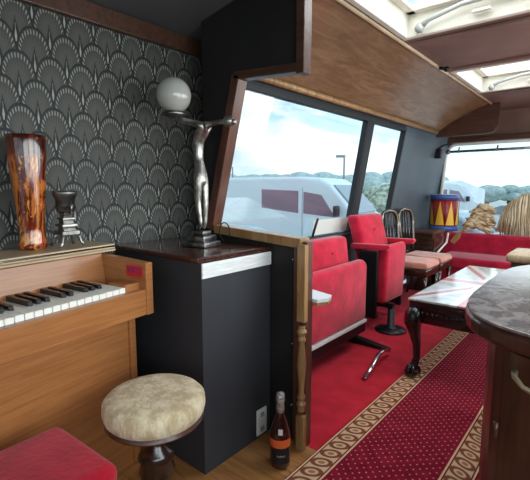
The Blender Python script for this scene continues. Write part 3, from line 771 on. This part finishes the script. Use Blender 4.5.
# cloth bundle and raffia
hb = MB(); random.seed(11)
for i in range(34):
    lv = i / 34
    xc = -1.215 + random.uniform(-.02, .03) + .03 * lv; hw_ = (.165 - .055 * lv) * random.uniform(.75, 1.0)
    yy = 5.47 - random.uniform(0, .13) * (1 - lv * .5); tilt = random.uniform(-.10, .12); n_ = 16; ph = random.uniform(0, 6)
    zb = .64 + .25 * lv; rad = random.uniform(.013, .026)
    pts = []
    for j in range(n_ + 1):
        f = j / n_ * 2 - 1
        pts.append((max(-1.375, min(-1.035, xc + hw_ * f)), min(5.55, max(5.29, yy + .03 * math.sin(f * 3 + ph))), max(.625, zb + .055 * (1 - f * f) + tilt * f * .5 + .012 * math.sin(f * 6 + ph))))
    hb.tube(pts, [rad * (.55 + .6 * math.sin(PI * (j + 1) / (n_ + 2))) * (.85 + .3 * math.sin(j * 1.1 + i) ** 2) for j in range(n_ + 1)], 8)
hbo = hb.build('cloth_bundle', M['burlap']); tag(hbo, 'heap of crumpled tan burlap cloth on the ledge behind the sofa', 'cloth')
rf = MB(); random.seed(5)
RX, RT = -.74, 1.08
rf.ball((RX, 5.43, .80), .20, sc_=(1.1, .5, 1.15))
for i in range(380):
    a = random.uniform(0, PI * 2); rr_ = random.uniform(.3, 1) ** .5; dx = .25 * math.cos(a) * rr_; dy = .11 * math.sin(a) * rr_
    if dy > .02: dy = .02 - dy * .3
    top = RT - .13 * (abs(dx) / .25) ** 2.2
    pts = [(RX + dx * .45, 5.43 + dy * .3, top + .01), (RX + dx * .85, 5.43 + dy * .9, top - .03), (RX + dx * 1.0, 5.43 + dy * 1.1, top - .12), (RX + dx * 1.03 + random.uniform(-.015, .015), 5.43 + dy * 1.2, .80), (RX + dx * 1.05 + random.uniform(-.03, .03), 5.43 + dy * 1.25, .61 + .035 * (dy > -.05))]
    rf.tube(pts, random.uniform(.004, .009), 4)
tag(rf.build('raffia_mound', M['straw']), 'pale straw raffia skirt heaped against the rear window', 'raffia')

# ------------------------------------------------------------------ carved black table
tb = thing('carved_coffee_table', 'black carved coffee table with claw feet and a flag printed top', 'table', (-.575, 3.06, .0125))
hx, hy = .305, .665
MB().box((-hx - .01, -hy - .01, .478), (hx + .01, hy + .01, .492)).build('table_top', M['flag'], tb, bevel=.003)
MB().rbox((-hx - .004, -hy - .004, .43), (hx + .004, hy + .004, .477), .008, 2).build('top_frame', M['ebony'], tb)
ap = MB().rbox((-hx + .012, -hy + .012, .345), (hx - .012, hy - .012, .4295), .006, 2)
ap.build('apron', M['ebony'], tb)
bd = MB()
for i in range(22): bd.ball((-hx + .02 + i * (2 * hx - .04) / 21, -hy + .006, .408), .010, u=8, v=6)
for i in range(62): bd.ball((-hx + .006, -hy + .02 + i * (2 * hy - .04) / 61, .408), .010, u=8, v=6)
bd.build('beading', M['ebony'], tb)
for sx in (-1, 1):
    for sy in (-1, 1):
        l = MB()
        cx, cy = sx * (hx - .035), sy * (hy - .035)
        o_ = (sx * .7, sy * .7)
        ks = [(.0, .44, .036), (.022, .39, .054), (.028, .345, .052), (.014, .28, .036), (-.004, .20, .024), (-.006, .12, .021), (.004, .075, .023), (.010, .05, .03)]
        l.tube([(cx + o_[0] * a, cy + o_[1] * a, z) for a, z, r in ks], [r for a, z, r in ks], 12)
        lg = l.build('leg', M['ebony'], tb)
        f = MB().ball((cx + o_[0] * .012, cy + o_[1] * .012, .03), .032)
        base = math.atan2(o_[1], o_[0])
        for t in (-1.1, -.37, .37, 1.1, PI):
            a = base + t
            f.tube([(cx + o_[0] * .012 + math.cos(a) * r, cy + o_[1] * .012 + math.sin(a) * r, z) for r, z in ((.014, .075), (.032, .058), (.043, .032), (.040, .005))], [.011, .011, .009, .004], 6)
        f.build('claw_foot', M['ebony'], lg)

# ------------------------------------------------------------------ right-hand cabinet with rounded top
def supere(cx, cy, a, b, e, n=48, d=0):
    r = []
    for i in range(n):
        t = 2 * PI * i / n; c_, s_ = math.cos(t), math.sin(t)
        r.append((cx + math.copysign(abs(c_) ** (2 / e), c_) * (a - d), cy + math.copysign(abs(s_) ** (2 / e), s_) * (b - d)))
    return r
cbn = thing('rounded_bar_cabinet', 'mahogany bar cabinet with a rounded glossy worn top on the right', 'cabinet', (.203, 1.475, 0))
A_, B_ = .495, .52
MB().prism(supere(0, 0, A_, B_, 4.0), 'z', .8445, .852).build('top', M['marbled'], cbn, bevel=.002)
mbm = MB().prism(supere(0, 0, A_ + .004, B_ + .004, 4.0), 'z', .802, .844).build('top_moulding', M['cabinet'], cbn, bevel=.012, seg=4)
MB().prism(supere(0, 0, A_, B_, 4.0, d=.05), 'z', .0, .8015).build('body', M['cabinet'], cbn)
# door panel and stile following the front of the body
body = supere(0, 0, A_, B_, 4.0, n=240, d=.05); outp = supere(0, 0, A_, B_, 4.0, n=240, d=.042)
def panel(nm, x0, x1, z0, z1, th=.008):
    idx = [i for i in range(240) if body[i][1] < 0 and x0 <= body[i][0] <= x1]
    idx.sort(key=lambda i: body[i][0])
    o1 = supere(0, 0, A_, B_, 4.0, n=240, d=.049); o2 = supere(0, 0, A_, B_, 4.0, n=240, d=.05 - th)
    return MB().prism([o1[i] for i in idx] + [o2[i] for i in idx[::-1]], 'z', z0, z1).build(nm, M['cabinet'], cbn, bevel=.002)
dp = panel('door', -.36, .30, .05, .782)
MB().tube([(-.315, -.478, .775), (-.312, -.500, .772), (-.295, -.507, .757), (-.26, -.512, .747), (-.225, -.515, .757), (-.21, -.512, .775), (-.208, -.49, .78)], [.007, .006, .005, .006, .005, .006, .007], 8).build('handle', M['brassy'], dp).location = (-.02, -.012, -.012)
MB().tube([(-.372, -.435, .57), (-.372, -.435, .61)], .006, 8).build('hinge', M['brown_trim'], cbn)
br = thing('shelf_unit', 'tan topped wooden unit just behind the rounded bar cabinet', 'unit', (0, 2.17, 0))
MB().box((-.325, -.10, 0), (.90, .10, .825)).build('body', M['cabinet'], br, bevel=.004)
MB().rbox((-.345, -.12, .8255), (.90, .12, .868), .018, 4).build('top', M['piano_light'], br)

# sill panel: pale board with black upright, behind the cinema seats
sp_ = MB().prism([(wx(.78) + .02, .78), (wx(.90) + .02, .90), (wx(.90) + .012, .90), (wx(.78) + .012, .78)], 'y', 2.70, 3.25).build('sill_board', M['white'])
tag(sp_, 'pale board standing on the window sill behind the red seats', 'board')
MB().tube([(wx(.78) + .028, 2.70, .77), (wx(.92) + .028, 2.74, .915)], .009, 6).build('board_edge', M['rubber'], sp_)

# ------------------------------------------------------------------ outside
GZ = -1.0
struct(MB().box((-200, -150, GZ - .2), (200, 250, GZ)).build('ground', M['tarmac']))
def rightdir(): return Vector((math.cos(yaw), math.sin(yaw), 0))
def fdir(): return Vector((-math.sin(yaw), math.cos(yaw), 0))
def at(px, dep): return rightdir() * ((px - 265) / F * dep) + fdir() * dep
def wheel(mb, x, y, r=.33): 
    mb.lathe([(.001, -.11), (r * .7, -.11), (r, -.08), (r, .08), (r * .7, .11), (.001, .11)], n=20, M=Matrix.Translation((x, y, r)) @ Matrix.Rotation(PI / 2, 4, 'X'))
def van(loc, rz, lab):
    # local: x forward, y left ; side facing -y
    t = thing('van', lab, 'van', loc, rz)
    prof = [(-4.6, .35), (0.62, .35), (.72, .55), (.70, .95), (.45, 1.22), (-.10, 1.50), (-.78, 2.26), (-1.05, 2.40), (-1.6, 2.44), (-4.5, 2.44), (-4.6, 2.3)]
    MB().prism(prof, 'y', 0, 1.85).build('body', M['vanpaint'], t, bevel=.10, seg=4)
    MB().prism([(-.08, 1.54), (-.20, 1.50), (-.80, 2.20), (-.70, 2.23)], 'y', .12, 1.73).build('windscreen', M['windscreen'], t)
    MB().prism([(-1.50, 1.50), (-.62, 1.42), (-1.00, 1.98), (-1.50, 2.06)], 'y', -.012, .02).build('door_window', M['carglass'], t, bevel=.02)
    MB().prism([(-2.75, 1.62), (-1.64, 1.50), (-1.64, 2.08), (-2.75, 2.12)], 'y', -.012, .02).build('side_window', M['carglass'], t, bevel=.02)
    MB().box((-1.535, -.008, .5), (-1.52, .01, 2.15)).build('door_seam', M['cargrey'], t)
    MB().rbox((-.62, -.22, 1.45), (-.50, -.02, 1.72), .03).build('wing_mirror', M['rubber'], t)
    for x in (-3.7, -.1):
        w_ = MB(); wheel(w_, x, .12); w_.build('wheel', M['tyre'], t); w_ = MB(); wheel(w_, x, 1.73); w_.build('wheel', M['tyre'], t)
    return t
def car(loc, rz, lab, paint='carblue', group=None):
    t = thing('car', lab, 'car', loc, rz, group)
    prof = [(-2.05, .3), (2.1, .3), (2.12, .62), (1.9, .80), (1.05, .93), (.45, 1.30), (.1, 1.43), (-.9, 1.46), (-1.45, 1.33), (-1.95, .95), (-2.08, .6)]
    MB().prism(prof, 'y', -.86, .86).build('body', M[paint], t, bevel=.10, seg=4)
    for s in (-1, 1):
        MB().prism([(-1.5, .98), (.82, .95), (.38, 1.26), (.05, 1.36), (-.9, 1.38), (-1.35, 1.28)], 'y', s * .865 - .006, s * .865 + .006).build('side_windows', M['windscreen'], t)
    MB().prism([(1.02, .97), (.45, 1.325), (.43, 1.30), (.98, .95)], 'y', -.7, .7).build('windscreen', M['windscreen'], t)
    for x in (-1.3, 1.3):
        for s in (-.78, .78):
            w_ = MB(); wheel(w_, x, s, .31); w_.build('wheel', M['tyre'], t)
    return t
R3 = rightdir(); F3 = fdir()
dvec = (R3 * .86 - F3 * .51).normalized(); vrz = math.atan2(dvec.y, dvec.x)
b0 = at(354, 10.0)
van((b0.x + dvec.x * .15, b0.y + dvec.y * .15, GZ), vrz, 'white panel van with tinted side windows parked outside the large side window')
p = at(236, 7.2); car((p.x, p.y, GZ), vrz + .2, 'pale blue car close outside, left of the white van', 'carblue')
p = at(386, 29); car((p.x, p.y, GZ), vrz + PI * .45, 'silver car beyond the bush, seen through the second side window', 'cargrey')
# cars and tents behind the bus
p = at(476, 22); van((p.x, p.y, GZ), vrz + .6, 'white van parked behind the bus, seen above the drum')
p = at(466, 12.5); car((p.x, p.y, GZ), vrz - .5, 'silver car parked behind the bus right of the drum', 'cargrey')
p = at(515, 19); car((p.x, p.y, GZ), vrz + 2.5, 'pale car farther off behind the bus near the trees', 'vanpaint')
def bushm(name, c, r, m_, lab, sq=(1, 1, .8), cnt=10, seed=1, cat='bush', leaf=.06):
    rr = random.Random(seed); mb = MB()
    for i in range(cnt):
        a = rr.uniform(0, 2 * PI); q = rr.uniform(0, .6) * r
        mb.ball((c[0] + q * math.cos(a) * sq[0], c[1] + q * math.sin(a) * sq[1], c[2] + r * sq[2] * (.5 + rr.uniform(0, .7))), r * rr.uniform(.35, .6), sc_=sq, u=10, v=8)
    for i in range(cnt * 45):
        a = rr.uniform(0, 2 * PI); q = r * rr.uniform(.5, 1.05); ph = rr.uniform(0, 1)
        p_ = Vector((c[0] + q * math.cos(a) * math.cos(ph) * sq[0], c[1] + q * math.sin(a) * math.cos(ph) * sq[1], c[2] + r * sq[2] * .6 + q * math.sin(ph) * sq[2] * 1.0))
        d1 = Vector((rr.uniform(-1, 1), rr.uniform(-1, 1), rr.uniform(-1, 1))).normalized() * leaf * r; d2 = Vector((rr.uniform(-1, 1), rr.uniform(-1, 1), rr.uniform(-1, 1))).normalized() * leaf * r * .6
        f = mb.bm.faces.new([mb.bm.verts.new(p_ + v) for v in (d1, d2, -d1, -d2)])
    o = mb.build(name, m_); tag(o, lab, cat); return o
p = at(382, 15.5); bushm('roadside_bush', (p.x, p.y, GZ), 1.4, M['bush'], 'pale leafy bush outside the second side window', (1, 1, 1), 14, 4)
# far hedgerow (left windows) and trees (rear window)
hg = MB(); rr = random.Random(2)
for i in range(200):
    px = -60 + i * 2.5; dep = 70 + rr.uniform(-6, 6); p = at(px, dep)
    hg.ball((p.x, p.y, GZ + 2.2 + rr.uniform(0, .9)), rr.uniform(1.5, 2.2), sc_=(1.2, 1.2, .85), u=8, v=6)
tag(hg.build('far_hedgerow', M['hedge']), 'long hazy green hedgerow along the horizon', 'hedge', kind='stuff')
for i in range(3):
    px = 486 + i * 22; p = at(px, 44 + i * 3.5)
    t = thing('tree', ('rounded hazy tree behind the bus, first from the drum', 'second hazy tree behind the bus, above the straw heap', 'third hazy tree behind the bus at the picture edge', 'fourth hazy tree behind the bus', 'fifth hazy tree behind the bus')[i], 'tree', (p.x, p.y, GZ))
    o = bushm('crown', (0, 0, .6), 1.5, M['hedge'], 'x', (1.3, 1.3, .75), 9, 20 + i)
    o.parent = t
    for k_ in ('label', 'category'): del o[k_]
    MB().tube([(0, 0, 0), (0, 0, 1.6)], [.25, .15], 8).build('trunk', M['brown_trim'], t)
# white marquee
p = at(444, 42); tn = thing('marquee', 'white pitched marquee tent far behind the bus', 'tent', (p.x, p.y, GZ), yaw + .3)
MB().prism([(-3, 0), (3, 0), (3, 2.0), (0, 2.9), (-3, 2.0)], 'y', -2, 2).build('canvas', M['tent'], tn)
# lamp post
p = at(343, 40); pl = MB().tube([(0, 0, 0), (0, 0, 5.2)], .09, 8).box((-.8, -.1, 5.0), (.1, .1, 5.25)).build('lamp_post', M['steelpole']); pl.location = (p.x, p.y, GZ)
pl.rotation_euler = (0, 0, yaw); tag(pl, 'thin grey lamp post far outside the large side window', 'lamp post')
p = at(233, 45); pl = MB().tube([(0, 0, 0), (0, 0, 4.4)], .07, 8).build('flag_pole', M['steelpole']); pl.location = (p.x, p.y, GZ)
tag(pl, 'thin distant pole outside near the left edge of the side window', 'pole')
